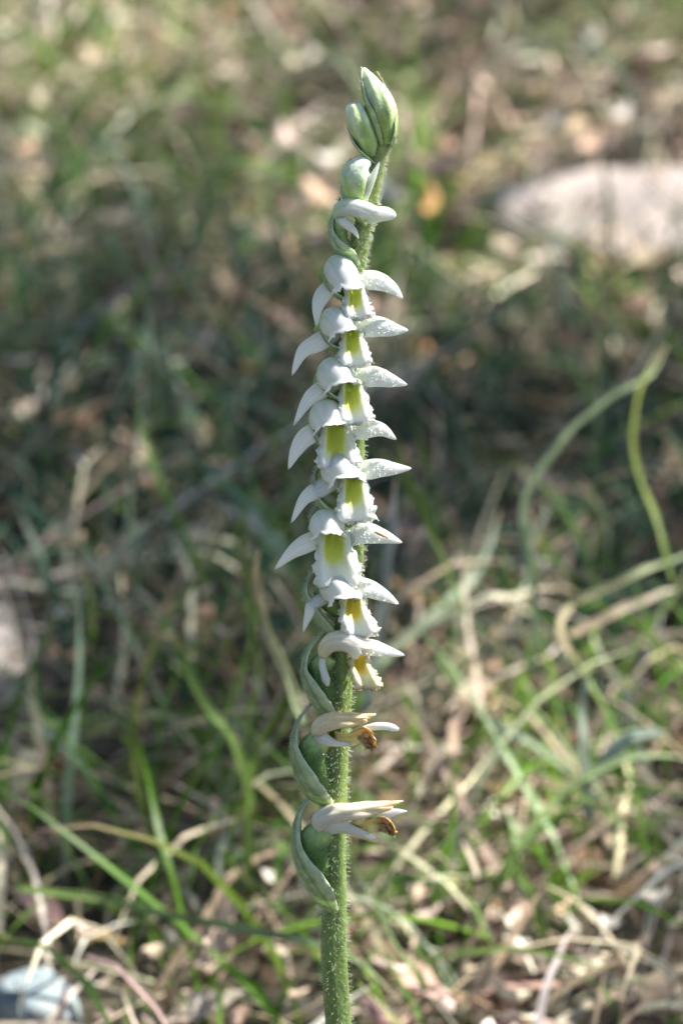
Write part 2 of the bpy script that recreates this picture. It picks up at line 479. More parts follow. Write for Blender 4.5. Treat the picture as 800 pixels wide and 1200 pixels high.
def lip(tx, ty, tw, thh, bx, by, parent, seed, rk=1.0, lk=.75, throat=LIME, cmain=WHITE, frill=1.0, d0=16, margin=None, mat=None):
    """channelled lip: green throat, pale flaring crisped margin"""
    nu, nv = 26, 31
    t = np.linspace(0, 1, nu); s = np.linspace(-1, 1, nv)
    A = bez([(tx, ty - thh * .75, d0), (tx, ty - thh * .1, d0 + 10), (tx * .6 + bx * .4, ty + thh * .42, d0 + 17), (bx, by - 3, d0 + 18), (bx, by + 1, d0 + 11)], nu)
    hw = tw * interp(t, [0, .25, .5, .7, .86, .95, 1], [.66, .82, 1.0, 1.0, .84, .62, .32])
    rs = np.random.RandomState(seed)
    kx = np.where(s > 0, rk, lk)
    G = np.zeros((nu, nv, 3)) + A[:, None]
    G[..., 0] += hw[:, None] * (s * kx)[None]
    sa = np.abs(s)
    bowl = -9.5 * np.clip(1 - (sa / .58) ** 2, 0, 1)[None] * (1 - .8 * sstep(.2, 1, t))[:, None]
    roll = -13 * np.clip((sa - .6) / .4, 0, 1)[None] ** 2 * (.5 + .6 * t)[:, None]
    G[..., 2] += bowl + roll + 3
    edge = np.clip(np.maximum((sa[None] - .6) / .4, (t[:, None] - .72) / .28), 0, 1)
    wav = np.sin(np.arange(nv) * 2.1 + seed)[None] * np.sin(np.arange(nu) * 1.9 + 1)[:, None]
    G[..., 2] += frill * edge * (2.2 * wav + rs.normal(0, 1.1, (nu, nv)))
    lob = np.sin(np.arange(nu) * 1.35 + seed)[:, None] * np.ones((1, nv))
    G[..., 0] += frill * edge * (rs.normal(0, 1.0, (nu, nv)) + 1.6 * lob * np.sign(s)[None]); G[..., 1] += frill * edge * (rs.normal(0, 1.0, (nu, nv)) + 1.4 * np.sin(np.arange(nv) * 1.3)[None] * sstep(.7, 1, t)[:, None])
    el = np.sqrt((sa[None] / .67) ** 2.2 + (np.clip(t - .12, 0, 1)[:, None] / .41) ** 2.4) + rs.normal(0, .025, (nu, nv))
    g = 1 - sstep(.62, 1.2, el)
    deep = np.clip(1 - t / .5, 0, 1)[:, None] * np.ones((1, nv))
    C = mix(cmain, throat, g)
    C = mix2(C, np.asarray(throat) * np.array([.62, .76, .5]), g * deep * .75)
    hl = (1 - sstep(1.0, 1.6, el)) * (1 - g) * .6
    C = mix2(C, [.78, .80, .40], hl)
    if margin is not None: C = mix2(C, margin, edge ** 1.5 * rs.uniform(.3, 1, (nu, nv)))
    V, F, Cc = solid(wm(G), C, .00026)
    o = mesh_obj('lip', V, F, Cc, mat or M_LIP, parent, recalc=True)
    return o, G, edge
def papillae(parent, spots, seed, rr=(.7, 1.5)):
    P = wm(np.array(spots)); r = np.random.RandomState(seed)
    V, F = blobs(P, r.uniform(*rr, len(P)) * PX)
    o = mesh_obj('papillae', V, F, None, M_PAP, parent); tag(o, kind='stuff')
def ovary(pts, radii, col=DGREEN, name='flower', hair=90, seed=0):
    A = bez(np.array([(*p, r) for p, r in zip(pts, radii)]), 26)
    G = tube(A[:, :3], A[:, 3], 18, (0, -.2, 1), 6, .05, 3)
    V, F = tube_mesh(G)
    Vw = wm(V)
    t = np.concatenate([np.repeat(np.linspace(0, 1, 26), 18), [0, 1]])
    C = mix(col, PGREEN, sstep(.55, 1, t) * .8)
    o = mesh_obj(name, Vw, F, C, M_STEM, orchid, recalc=True)
    if hair:
        P, N, a = scatter(G, hair, seed + 50)
        c = A[np.clip(np.round(a).astype(int), 0, 25), :3]
        k = (P - c)[:, 2] > -4
        Pw = wm(P[k]); N = norm(Pw - wm(c[k]))
        hairs('ovary_hairs', Pw, N, .0004, o, seed)
    return o
BR_PROF = ([0, .12, .3, .45, .6, .78, .92, 1], [.38, .92, 1.0, .80, .52, .28, .13, .03])
def bract(pts, W, seed=0, face=(.75, .1, .65), arc=1.5, col=(.27, .34, .19), prof=BR_PROF, hair=70, tipc=None):
    """boat-shaped bract clasping the stem; face = the way its hollow opens"""
    nu, nv = 32, 25
    A = bez(pts, nu); t = np.linspace(0, 1, nu)
    T = norm(np.gradient(A, axis=0)); fc = np.asarray(face, float)
    S = norm(np.cross(T, fc)); U = np.cross(S, T); U *= np.sign(U @ fc)[:, None]
    w = interp(t, *prof) * W
    th = np.linspace(-1, 1, nv)
    a = arc * (1 - .35 * t)
    R = w / (2 * arc)
    R = np.maximum(R, .3)
    ang = th[None] * a[:, None]
    G = A[:, None] + (R[:, None] * np.sin(ang))[..., None] * S[:, None] + (R[:, None] * (1 - np.cos(ang)))[..., None] * U[:, None]
    rs = np.random.RandomState(seed); G += rs.normal(0, .15, G.shape)
    G += (.55 * np.cos(th * 24)[None] * np.ones((nu, 1)) + .5 * np.sin(t * 17 + seed)[:, None] * np.abs(th)[None] ** 2)[..., None] * U[:, None]
    C = np.ones((nu, nv, 1)) * np.asarray(col)
    C = C * (1 + .2 * np.cos(th * 24) + .12 * rs.normal(0, 1, nv))[None, :, None] * (1 + .07 * rs.normal(0, 1, (nu, nv, 1)))
    e = np.clip((np.abs(th) - .72) / .28, 0, 1)[None] * np.ones((nu, 1))
    C = mix2(C, [.55, .62, .42], e * .8)
    C = mix2(C, [.50, .60, .38] if tipc is None else tipc, (sstep(.7, 1, t) * .7)[:, None] * np.ones((1, nv)))
    V, F, Cc = solid(wm(G), C, .00018)
    o = mesh_obj('bract', V, F, Cc, M_BRACT, orchid, recalc=True)
    if hair:
        P, N, aa = scatter(G, hair, seed + 70, wrap=False)
        c = A[np.clip(np.round(aa).astype(int), 0, nu - 1)] + U[np.clip(np.round(aa).astype(int), 0, nu - 1)] * 10
        Pw = wm(P); N = norm(Pw - wm(c)); hairs('bract_hairs', Pw, N, .00035, o, seed + 9)
    return o

# --- open flowers, top to bottom: hood back / front, throat, lip foot, right sepal, left sepal, photo pixels
OPEN = [
 dict(hb=(393, 313), hm=(408, 340), r=17, th=(414, 353, 17, 24), lb=(416, 373), rs=[(416, 326), (440, 328), (458, 337), (472, 350)], rw=25, ls=[(388, 330), (377, 345), (371, 362), (371, 383)], lw=20),
 dict(hb=(388, 376), hm=(405, 392), r=18, th=(411, 406, 20, 27), lb=(413, 429), rs=[(416, 381), (440, 381), (460, 384), (478, 387)], rw=26, ls=[(388, 388), (372, 399), (356, 413), (342, 440)], lw=23),
 dict(hb=(387, 437), hm=(402, 454), r=18, th=(410, 471, 22, 30), lb=(413, 496), rs=[(414, 440), (436, 441), (458, 446), (477, 451)], rw=25, ls=[(388, 449), (370, 459), (357, 473), (344, 499)], lw=21),
 dict(hb=(380, 486), hm=(388, 503), r=18, th=(391, 523, 25, 34), lb=(392, 549), rs=[(402, 501), (424, 500), (446, 503), (464, 515)], rw=25, ls=[(374, 502), (358, 512), (347, 527), (338, 550)], lw=23),
 dict(hb=(393, 548), hm=(406, 565), r=19, th=(412, 582, 23, 30), lb=(412, 611), rs=[(414, 552), (440, 548), (462, 547), (482, 549)], rw=25, ls=[(390, 560), (374, 571), (357, 584), (341, 613)], lw=22),
 dict(hb=(381, 613), hm=(385, 630), r=18, th=(389, 649, 27, 36), lb=(392, 688), rs=[(402, 625), (424, 623), (448, 627), (471, 636)], rw=28, ls=[(372, 630), (355, 637), (339, 648), (322, 667)], lw=23),
 dict(hb=(388, 685), hm=(404, 704), r=18, th=(412, 718, 20, 26), lb=(419, 745), rs=[(408, 690), (428, 689), (448, 696), (467, 708)], rw=25, ls=[(384, 698), (370, 708), (362, 722), (355, 741)], lw=15, throat=(.72, .50, .03), margin=(.78, .60, .32)),
]
for i, f in enumerate(OPEN):
    hb, hm = f['hb'], f['hm']
    sx = np.interp(hb[1], STEM[:, 1], STEM[:, 0])
    r = np.random.RandomState(90 + i)
    fl = ovary([(sx - 4, hb[1] + 40, -2), (sx - 18, hb[1] + 26, -4), (hb[0] - 8, hb[1] + 10, -3), (hb[0] + 2, hb[1] + 4, 1)], [6, 11, 13, 11], (.22, .33, .10), hair=60, seed=i)
    ho, HG = hood([(hb[0] - 2, hb[1] + 1, 2), ((hb[0] * .65 + hm[0] * .35), hb[1] * .8 + hm[1] * .2, 14), ((hb[0] * .3 + hm[0] * .7), hb[1] * .4 + hm[1] * .6, 26), (hm[0] + 1, hm[1] + 4, 33)], f['r'] * r.uniform(1.04, 1.2), fl, seed=i, thmax=1.95 + r.uniform(-.1, .1),
                  up=(.10 + r.uniform(-.15, .15), -.72, .68), flare=.2, prof=([0, .12, .35, .6, .82, 1], [.58, .9, 1.04, .98, .84, .86]))
    tx, ty, tw, hh = f['th']
    lo, LG, E = lip(tx, ty, tw, hh, *f['lb'], fl, 30 + i, rk=1.2 + r.uniform(-.08, .08), lk=.84 + r.uniform(-.08, .08), throat=np.array(f.get('throat', LIME)), margin=f.get('margin'))
    J = lambda q: (q[0] + r.uniform(-2, 2), q[1] + r.uniform(-1.5, 1.5))
    f['rs'] = [f['rs'][0], J(f['rs'][1]), J(f['rs'][2]), f['rs'][3]]; f['ls'] = [f['ls'][0], J(f['ls'][1]), J(f['ls'][2]), f['ls'][3]]
    rp = f['rs']; rp3 = [(rp[0][0] - 8, rp[0][1] + 2, 8)] + [(*p, d) for p, d in zip(rp[1:], (18, 19, 15))]
    o, RG = sepal(rp3, f['rw'] * 1.02, fl, cup=3.5, twist=-.35 + r.uniform(-.15, .15), seed=i, curl=.15 + r.uniform(-.2, .2))
    lp = f['ls']; lp3 = [(lp[0][0] + 8, lp[0][1] - 3, 8)] + [(*p, d) for p, d in zip(lp[1:], (18, 22, 20))]
    o, LG2 = sepal(lp3, f['lw'] * 1.02, fl, cup=3.5, twist=.25 + r.uniform(-.15, .15), seed=i + 20, curl=-.1 + r.uniform(-.2, .2))
    # crisped margin of the lip and the glistening cells on the right sepal
    idx = np.argwhere(E > .25)
    pick = idx[r.choice(len(idx), 260)]
    sp_ = LG[pick[:, 0], pick[:, 1]] + r.normal(0, .8, (260, 3)) + [0, 0, 1.1]
    iu = np.clip((np.abs(r.normal(0, .36, 110)) * 26).astype(int), 0, 24); iv = r.randint(1, 20, 110)
    sp2 = RG[iu, iv] + r.normal(0, .7, (110, 3)) * [1, 1, .2] + [0, 0, 1.6]
    papillae(fl, sp_, i, (.4, .95)); papillae(fl, sp2, i + 40, (.5, 1.05))
# small brown splinter lying on the wide sepal of the sixth open flower
bp = bez([(438, 623, 26), (447, 627, 26.5), (455, 631, 26)], 8)
G = tube(bp, np.array([.4, 1.2, 1.5, 1.5, 1.4, 1.2, .8, .3]), 7)
V, F = tube_mesh(G)
sx = mesh_obj('plant_splinter', plant_pt(V), F, np.array([.22, .13, .05]), M_WITHER, None, recalc=True)
tag(sx, 'tiny brown splinter stuck on a white right-hand sepal of the orchid', 'plant debris')

# bracts beside the open flowers
for i, (pts, W, fc) in enumerate([
    ([(402, 352, 2), (384, 338, 8), (380, 322, 10), (388, 306, 10)], 34, (.9, -.1, .15)),
    ([(400, 412, 2), (379, 398, 8), (377, 382, 10), (384, 366, 8)], 34, (.9, -.1, .15)),
    ([(400, 474, 2), (377, 455, 8), (374, 436, 10), (382, 418, 8)], 36, (.9, -.1, .15)),
    ([(398, 536, 2), (370, 516, 8), (368, 500, 10), (374, 482, 8)], 36, (.9, -.1, .15)),
    ([(402, 612, 2), (372, 590, 8), (366, 562, 10), (378, 538, 8)], 38, (.9, -.1, .15)),
    ([(398, 655, -8), (371, 636, -4), (364, 606, 4), (380, 584, 6)], 40, (.9, -.15, .1)),
    ([(396, 760, 2), (362, 716, 4), (357, 688, 6), (371, 660, 6)], 46, (.9, -.15, .1)),
    ([(390, 844, 2), (371, 831, 3), (358, 808, 4), (353, 784, 4), (362, 757, 6), (385, 735, 10)], 84, (.9, -.15, .1)),
    ([(386, 948, 2), (359, 932, 3), (345, 904, 3), (340, 873, 3), (347, 847, 4), (365, 824, 8)], 96, (.9, -.2, .08)),
    ([(388, 1074, 2), (364, 1048, 3), (348, 1019, 3), (342, 986, 3), (350, 950, 5), (378, 917, 10)], 106, (.9, -.2, .08)),
    ]):
    bract(pts, W, seed=i, face=fc, hair=60 + 26 * i)

# --- the withering lower flowers
def wilted_lip(pts, W, parent, seed, c0, c1):
    nu, nv = 22, 13
    A = bez(pts, nu); t = np.linspace(0, 1, nu); s = np.linspace(-1, 1, nv)
    T = norm(np.gradient(A, axis=0)); S = norm(np.cross(T, np.array([0, .3, 1.0]))); U = np.cross(S, T)
    rs = np.random.RandomState(seed)
    w = W * interp(t, [0, .3, .6, .85, 1], [.4, .5, .55, .5, .2])
    G = A[:, None] + (w[:, None] * s[None])[..., None] * S[:, None] + (w[:, None] * (.9 * s ** 2 - .3)[None])[..., None] * U[:, None]
    cr = sstep(.35, .8, t)[:, None, None]
    G += cr * rs.normal(0, 1.5, G.shape)
    f = sstep(.35, .6, t)[:, None] * np.ones((1, nv)) * np.clip(rs.uniform(.5, 1.3, (nu, nv)), 0, 1)
    C = mix(c0, c1, f)
    V, F, Cc = solid(wm(G), C, .0003)
    mesh_obj('lip', V, F, Cc, M_WITHER, parent, recalc=True)
# eighth open flower: yellowing, seen half from the side
fl = ovary([(394, 826, 0), (379, 803, 1), (376, 782, 2), (386, 768, 8)], [8, 15, 15, 11], (.10, .19, .05), hair=140, seed=31)
hood([(380, 770, 10), (392, 756, 20), (410, 756, 26), (428, 768, 30)], 15, fl, seed=31, up=(.1, -.85, .45), cmain=WHITE * .6 + CREAM * .4, cbase=CREAM * .6 + PGREEN * .4, flare=.1)
lo, LG, E = lip(420, 781, 19, 26, 429, 806, fl, 51, rk=1.0, lk=.7, throat=np.array([.74, .46, .03]), cmain=np.array([.86, .70, .40]), margin=(.66, .42, .20), d0=12)
r = np.random.RandomState(5)
idx = np.argwhere(E > .4); pk = idx[r.choice(len(idx), 60)]
papillae(fl, LG[pk[:, 0], pk[:, 1]] + [0, 0, 1], 61, (.5, 1.2))
o, RG = sepal([(410, 758, 14), (434, 758, 22), (455, 763, 20), (474, 768, 18)], 22, fl, cup=3, twist=-.4, seed=61)
papillae(fl, RG[np.clip((np.abs(r.normal(.1, .3, 50)) * 26).astype(int), 0, 24), r.randint(1, 20, 50)] + [0, 0, 1.9], 62, (.45, .9))
sepal([(382, 762, 14), (377, 776, 22), (379, 790, 25), (384, 804, 24)], 12, fl, cup=2, twist=.5, seed=62, prof=([0, .3, .6, .85, 1], [.6, .7, .8, .95, .3]))
# first withered flower
fl = ovary([(388, 930, 0), (371, 904, 0), (367, 879, 2), (380, 862, 8)], [9, 18, 18, 13], hair=190, seed=32)
hood([(372, 862, 10), (386, 850, 18), (408, 848, 24), (433, 845, 26)], 14, fl, seed=32, up=(.0, -.9, .35), cmain=CREAM, cbase=CREAM * .75 + WHITE * .25, flare=.02, ctip=BROWN * 1.3, crumple=2.0,
     prof=([0, .15, .4, .7, .9, 1], [.7, 1, 1.0, .75, .55, .5]))
wilted_lip([(392, 862, 18), (410, 866, 23), (424, 858, 27), (430, 866, 28), (438, 878, 26)], 16, fl, 7, np.array([.76, .62, .26]), BROWN)
sepal([(426, 854, 18), (440, 851, 20), (454, 851, 20), (467, 855, 18)], 9, fl, cup=1.5, twist=-.2, seed=63, prof=([0, .3, .6, .85, 1], [.8, 1, 1, .9, .4]))
sepal([(368, 862, 20), (380, 868, 26), (394, 872, 27), (412, 873, 26)], 21, fl, cup=5, twist=.4, seed=64, prof=([0, .2, .45, .65, .85, 1], [.9, 1, .62, .36, .26, .1]))
# second withered flower
fl = ovary([(388, 1044, 0), (371, 1012, 0), (368, 986, 2), (384, 971, 8)], [9, 19, 20, 14], hair=210, seed=33)
hood([(374, 970, 10), (390, 958, 18), (424, 954, 24), (464, 946, 26)], 16, fl, seed=33, up=(-.1, -.9, .35), cmain=WHITE * .25 + CREAM * .75, cbase=CREAM * .4 + WHITE * .5 + PGREEN * .1, flare=.0, ctip=BROWN * .6 + CREAM * .4, crumple=1.8,
     prof=([0, .15, .35, .7, .9, 1], [.8, 1, .95, .7, .5, .36]))
wilted_lip([(405, 968, 18), (425, 970, 23), (444, 964, 27), (452, 967, 28), (461, 978, 26)], 15, fl, 9, np.array([.76, .62, .24]), BROWN)
sepal([(440, 955, 12), (455, 953, 14), (466, 951, 14), (477, 951, 12)], 11, fl, cup=1.5, twist=-.2, seed=65)
sepal([(372, 972, 20), (392, 968, 28), (414, 974, 29), (442, 983, 26)], 27, fl, cup=6, twist=.35, seed=66, prof=([0, .2, .42, .62, .82, .95, 1], [.9, 1, .72, .46, .30, .14, .03]))

# --- buds at the top
def bud(pts, radii, c0, c1, seed, nu=30, nv=40, name='bud', ridge=6, amp=.05, hair=0):
    A = bez(np.array([(*p, r) for p, r in zip(pts, radii)]), nu)
    A[:, 3] = np.maximum(A[:, 3], .4)
    G = tube(A[:, :3], A[:, 3], nv, (0, -.2, 1), ridge, amp, 1.2)
    V, F = tube_mesh(G)
    t = np.concatenate([np.repeat(np.linspace(0, 1, nu), nv), [0, 1]])
    a = np.concatenate([np.tile(np.arange(nv), nu), [0, 0]]) / nv * 2 * math.pi
    rs = np.random.RandomState(seed + 5); st = np.interp(np.arange(nv), np.arange(nv), rs.uniform(-1, 1, nv)); st = .5 * st + .25 * np.roll(st, 1) + .25 * np.roll(st, -1)
    st = np.concatenate([np.tile(st, nu), [0, 0]])
    C = mix(c0, c1, np.clip(sstep(.12, .8, t) + .5 * st * (1 - .6 * t) - .25 * (np.cos(a * 3) > .35), 0, 1))
    o = mesh_obj(name, wm(V), F, C, M_BUD, orchid, recalc=True)
    if hair:
        P, N, aa = scatter(G, hair, seed)
        c = A[np.clip(np.round(aa).astype(int), 0, nu - 1), :3]
        Pw = wm(P); hairs('bud_hairs', Pw, norm(Pw - wm(c)), .0003, o, seed)
    return o
BG0, BG1 = np.array([.37, .49, .15]), np.array([.68, .75, .56])
bud([(452, 168, 2), (451, 145, 5), (446, 122, 8), (436, 100, 8), (425, 80, 6)], [9, 15, 15.5, 11, 2.5], BG0, BG1, 1, hair=60)
bract([(457, 172, 0), (462, 144, 0), (458, 120, 2), (441, 84, 4)], 42, seed=21, face=(-.7, .2, .6), arc=1.5, col=(.33, .45, .14), tipc=(.45, .28, .12), hair=90)
bract([(446, 170, 6), (430, 128, 10), (424, 104, 12), (423, 78, 10)], 36, seed=22, face=(.8, .2, .15), arc=1.5, col=(.37, .49, .18), tipc=(.75, .78, .68), hair=60)
bud([(434, 183, 6), (430, 165, 9), (421, 143, 11), (414, 124, 10), (413, 121, 10)], [6, 12, 14, 10, 3], BG0 * 1.1, BG1 * 1.08, 2, hair=50)
bract([(441, 190, 4), (422, 172, 4), (411, 155, 4), (407, 140, 4)], 40, seed=23, face=(.6, -.2, .6), arc=1.4, col=(.36, .46, .2), hair=50)
# half-open third bud
b3 = bud([(424, 240, 6), (418, 224, 12), (417, 206, 15), (425, 194, 16), (434, 190, 16)], [8, 15, 17, 12, 3], BG0 * 1.2, np.array([.72, .78, .70]), 3, hair=40)
sepal([(428, 234, 20), (435, 216, 22), (440, 203, 22), (444, 190, 20)], 13, b3, cup=4, twist=.7, seed=70, basef=.7)
bract([(426, 268, 2), (404, 236, 4), (401, 212, 6), (411, 186, 8)], 50, seed=24, face=(.9, -.15, .1), col=(.36, .46, .26), hair=60)
# half-open fourth flower
fl = ovary([(416, 300, 0), (400, 284, 1), (397, 268, 2), (404, 256, 6)], [7, 9, 10, 9], (.26, .36, .14), hair=60, seed=34)
hood([(396, 254, 10), (408, 246, 18), (424, 248, 24), (440, 253, 28)], 13, fl, seed=34, up=(.05, -.85, .5), flare=.05, cbase=PGREEN, prof=([0, .15, .4, .7, .9, 1], [.6, .95, 1, .9, .75, .6]))
sepal([(428, 256, 14), (440, 251, 18), (452, 250, 18), (464, 253, 16)], 19, fl, cup=3, twist=-.3, seed=71, prof=([0, .2, .45, .7, .88, .96, 1], [.7, .95, 1, .9, .66, .4, .1]))
sepal([(394, 256, 22), (402, 262, 28), (413, 270, 30), (420, 279, 26)], 13, fl, cup=4, twist=.5, seed=72, cbase=PGREEN)
bract([(418, 314, 4), (391, 290, 4), (386, 264, 6), (399, 231, 8)], 62, seed=25, face=(.9, -.15, .1), col=(.38, .48, .30), hair=70)

# ------------------------------------------------------------------ grass and litter (what nobody could count)
def blades(name, root, head, L, W, bend, rise, col, mat, K=6, seed=0, wig=.15, coltip=None):
    n = len(root); r = np.random.RandomState(seed)
    t = np.linspace(0, 1, K)
    # elevation angle goes from rise to rise - bend along the blade, heading wanders
    el = rise[:, None] - bend[:, None] * t[None] ** 1.3
    hd = head[:, None] + np.cumsum(r.normal(0, wig, (n, K)), 1)
    st = (L / (K - 1))[:, None]
    dx = np.cos(el) * np.cos(hd) * st; dy = np.cos(el) * np.sin(hd) * st; dz = np.sin(el) * st
    z0 = np.zeros((n, 1))
    X = root[:, 0:1] + np.concatenate([z0, np.cumsum(dx[:, :-1], 1)], 1)
    Y = root[:, 1:2] + np.concatenate([z0, np.cumsum(dy[:, :-1], 1)], 1)
    Z = root[:, 2:3] + np.concatenate([z0, np.cumsum(dz[:, :-1], 1)], 1)
    gz = gh(X, Y) + .0015 + .002 * r.uniform(0, 1, (n, 1))
    Z = np.maximum(Z, np.where(t[None] > 0, gz, -1))
    w = W[:, None] * np.interp(t, [0, .15, .6, .9, 1], [.7, 1, .85, .4, .06])[None] / 2
    tw = hd + math.pi / 2 + np.cumsum(r.normal(0, .25, (n, K)), 1)
    sz = r.normal(0, .45, (n, 1)) * np.ones((1, K))
    sx = np.cos(tw); sy = np.sin(tw)
    q = 1 / np.sqrt(1 + sz ** 2)
    Lf = np.stack([X - sx * w * q, Y - sy * w * q, Z - sz * w * q], -1); Rt = np.stack([X + sx * w * q, Y + sy * w * q, Z + sz * w * q], -1)
    V = np.stack([Lf, Rt], 2).reshape(-1, 3)
    k = np.arange(K - 1)
    f = np.stack([2 * k, 2 * k + 1, 2 * k + 3, 2 * k + 2], -1)
    F = (f[None] + (np.arange(n) * 2 * K)[:, None, None]).reshape(-1, 4)
    C = np.repeat(col, 2 * K, 0).reshape(n, K, 2, 3)
    if coltip is not None:
        ft = (np.clip((t - .55) / .45, 0, 1) ** 1.2)[None, :, None, None]
        C = C * (1 - ft) + coltip[:, None, None, :] * ft
    o = mesh_obj(name, V, F, C.reshape(-1, 3), mat)
    return o
def palette(r, n, cols, wts, var=.18):
    cols = np.array(cols); i = r.choice(len(cols), n, p=np.array(wts) / np.sum(wts))
    return np.clip(cols[i] * (1 + r.normal(0, var, (n, 1))) * (1 + r.normal(0, .06, (n, 3))), .01, .85)
def field(r, n, x0, x1, y0, y1, clump=None, cs=.02):
    P = np.stack([r.uniform(x0, x1, n), r.uniform(y0, y1, n)], -1)
    if clump:
        c = np.stack([r.uniform(x0, x1, clump), r.uniform(y0, y1, clump)], -1)
        P = c[r.randint(0, clump, n)] + r.normal(0, cs, (n, 2))
    return np.concatenate([P, gh(P[:, 0], P[:, 1])[:, None] - .002], 1)
def clear_view(P, L):
    """keep tall blades from standing between the viewer and the plant"""
    y = P[:, 1]
    near = (y < .12) & (np.abs(P[:, 0]) < .14)
    return np.where(near, np.minimum(L, .03), np.where(y < .3, np.minimum(L, .07), np.minimum(L, .085)))
GREENS = [(.08, .19, .015), (.14, .27, .03), (.19, .30, .08), (.34, .43, .27), (.10, .20, .04)]
DRIES = [(.60, .51, .37), (.52, .40, .31), (.72, .66, .55), (.30, .23, .16), (.14, .09, .065)]
def build_grass():
    r = np.random.RandomState(21)
    R, H, L, W, B, E, C, T = [], [], [], [], [], [], [], []
    for (n, box, cl) in [(25000, (-.4, .4, -.25, 1.7), 900), (5000, (-.4, .4, -.25, 1.7), None), (12000, (-2.2, 2.2, -1.4, 4.2), 2400), (6000, (-2.2, 2.2, -1.4, 4.2), None)]:
        P = field(r, n, *box, clump=cl, cs=.016)
        pxx, pyy = to_px(P)
        rgt = sstep(380, 480, pxx)
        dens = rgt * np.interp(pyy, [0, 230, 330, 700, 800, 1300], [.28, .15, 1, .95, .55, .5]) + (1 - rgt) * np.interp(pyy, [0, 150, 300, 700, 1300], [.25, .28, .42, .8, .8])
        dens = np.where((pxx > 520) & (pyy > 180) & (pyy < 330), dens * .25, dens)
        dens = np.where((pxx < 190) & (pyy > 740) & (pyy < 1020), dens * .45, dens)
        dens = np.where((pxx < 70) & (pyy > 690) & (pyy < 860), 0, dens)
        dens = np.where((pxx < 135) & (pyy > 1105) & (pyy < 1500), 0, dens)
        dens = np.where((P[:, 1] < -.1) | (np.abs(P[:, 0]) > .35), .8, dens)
        P = P[r.uniform(0, 1, n) < dens]; n = len(P)
        R.append(P); H.append(r.uniform(0, 2 * math.pi, n))
        l = clear_view(P, r.gamma(5, .0115, n) + .012)
        qx, qy = to_px(P); l = np.where((qx > 520) & (qy > 180) & (qy < 420), np.minimum(l, .03), l); L.append(l)
        W.append(r.uniform(.0006, .0017, n)); B.append(r.uniform(.3, 3.0, n)); E.append(r.uniform(.7, 1.5, n))
        c = palette(r, n, GREENS, [3, 3, 1.5, .9, 3])
        tuft = (np.sin(P[:, 0] * 9 + 1.0) + np.sin(P[:, 1] * 7 - .8) + .6 * np.sin(P[:, 0] * 23 + P[:, 1] * 17))[:, None]      # bluish fescue patches, coloured dark to deepen the shaded band
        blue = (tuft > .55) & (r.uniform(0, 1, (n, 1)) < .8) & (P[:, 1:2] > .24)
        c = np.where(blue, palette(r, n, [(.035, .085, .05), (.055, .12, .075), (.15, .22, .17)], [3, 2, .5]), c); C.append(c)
        d = palette(r, n, DRIES, [1, 1, .6, .5, .3]); k = (r.uniform(0, 1, (n, 1)) < .3) * .8; T.append(c * (1 - k) + d * k)
    cat = np.concatenate
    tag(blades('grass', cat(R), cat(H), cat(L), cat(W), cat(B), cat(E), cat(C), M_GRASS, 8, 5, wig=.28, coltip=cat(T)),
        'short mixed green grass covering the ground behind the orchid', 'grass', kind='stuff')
    R, H, L, W, B, E, C = [], [], [], [], [], [], []
    for (n, box) in [(9500, (-.4, .4, -.25, 1.7)), (16000, (-2.2, 2.2, -1.4, 4.2))]:
        P = field(r, n, *box); P[:, 2] += r.uniform(.002, .012, n)
        R.append(P); H.append(r.uniform(0, 2 * math.pi, n)); L.append(np.minimum(r.gamma(4, .011, n) + .008, .1))
        W.append(r.uniform(.0006, .0019, n)); B.append(r.uniform(-.2, 1.8, n)); E.append(r.uniform(-.1, .9, n))
        C.append(palette(r, n, DRIES, [1.8, 1.5, 1.7, 2, 2.5]))
        L[-1] = np.where((P[:, 1] < .13) & (np.abs(P[:, 0]) < .2), np.minimum(L[-1], .022), np.where(P[:, 1] < .3, np.minimum(L[-1], .05), L[-1]))
    n = 10500
    P = field(r, n, -.4, .4, -.25, 1.7, clump=700, cs=.018)
    qx, qy = to_px(P); keep = r.uniform(0, 1, n) < np.interp(qy, [0, 230, 330, 600, 760], [.55, .45, .18, .3, 1]); P = P[keep]; n = len(P)  # pale straws thinned in the shaded band to keep it darker
    qx, qy = to_px(P)
    l = clear_view(P, r.gamma(5, .010, n) + .012); l = np.where((qx > 520) & (qy > 180) & (qy < 420), np.minimum(l, .025), l)
    R.append(P); H.append(r.uniform(0, 2 * math.pi, n)); L.append(l); W.append(r.uniform(.0006, .0016, n)); B.append(r.uniform(.5, 3.2, n)); E.append(r.uniform(.4, 1.4, n))
    C.append(palette(r, n, DRIES, [2.2, 1.6, 2.2, 1.5, 1.0]))
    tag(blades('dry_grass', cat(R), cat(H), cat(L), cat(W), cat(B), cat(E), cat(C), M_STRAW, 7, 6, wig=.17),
        'thin dead grass stalks matted over the ground', 'dry grass', kind='stuff')
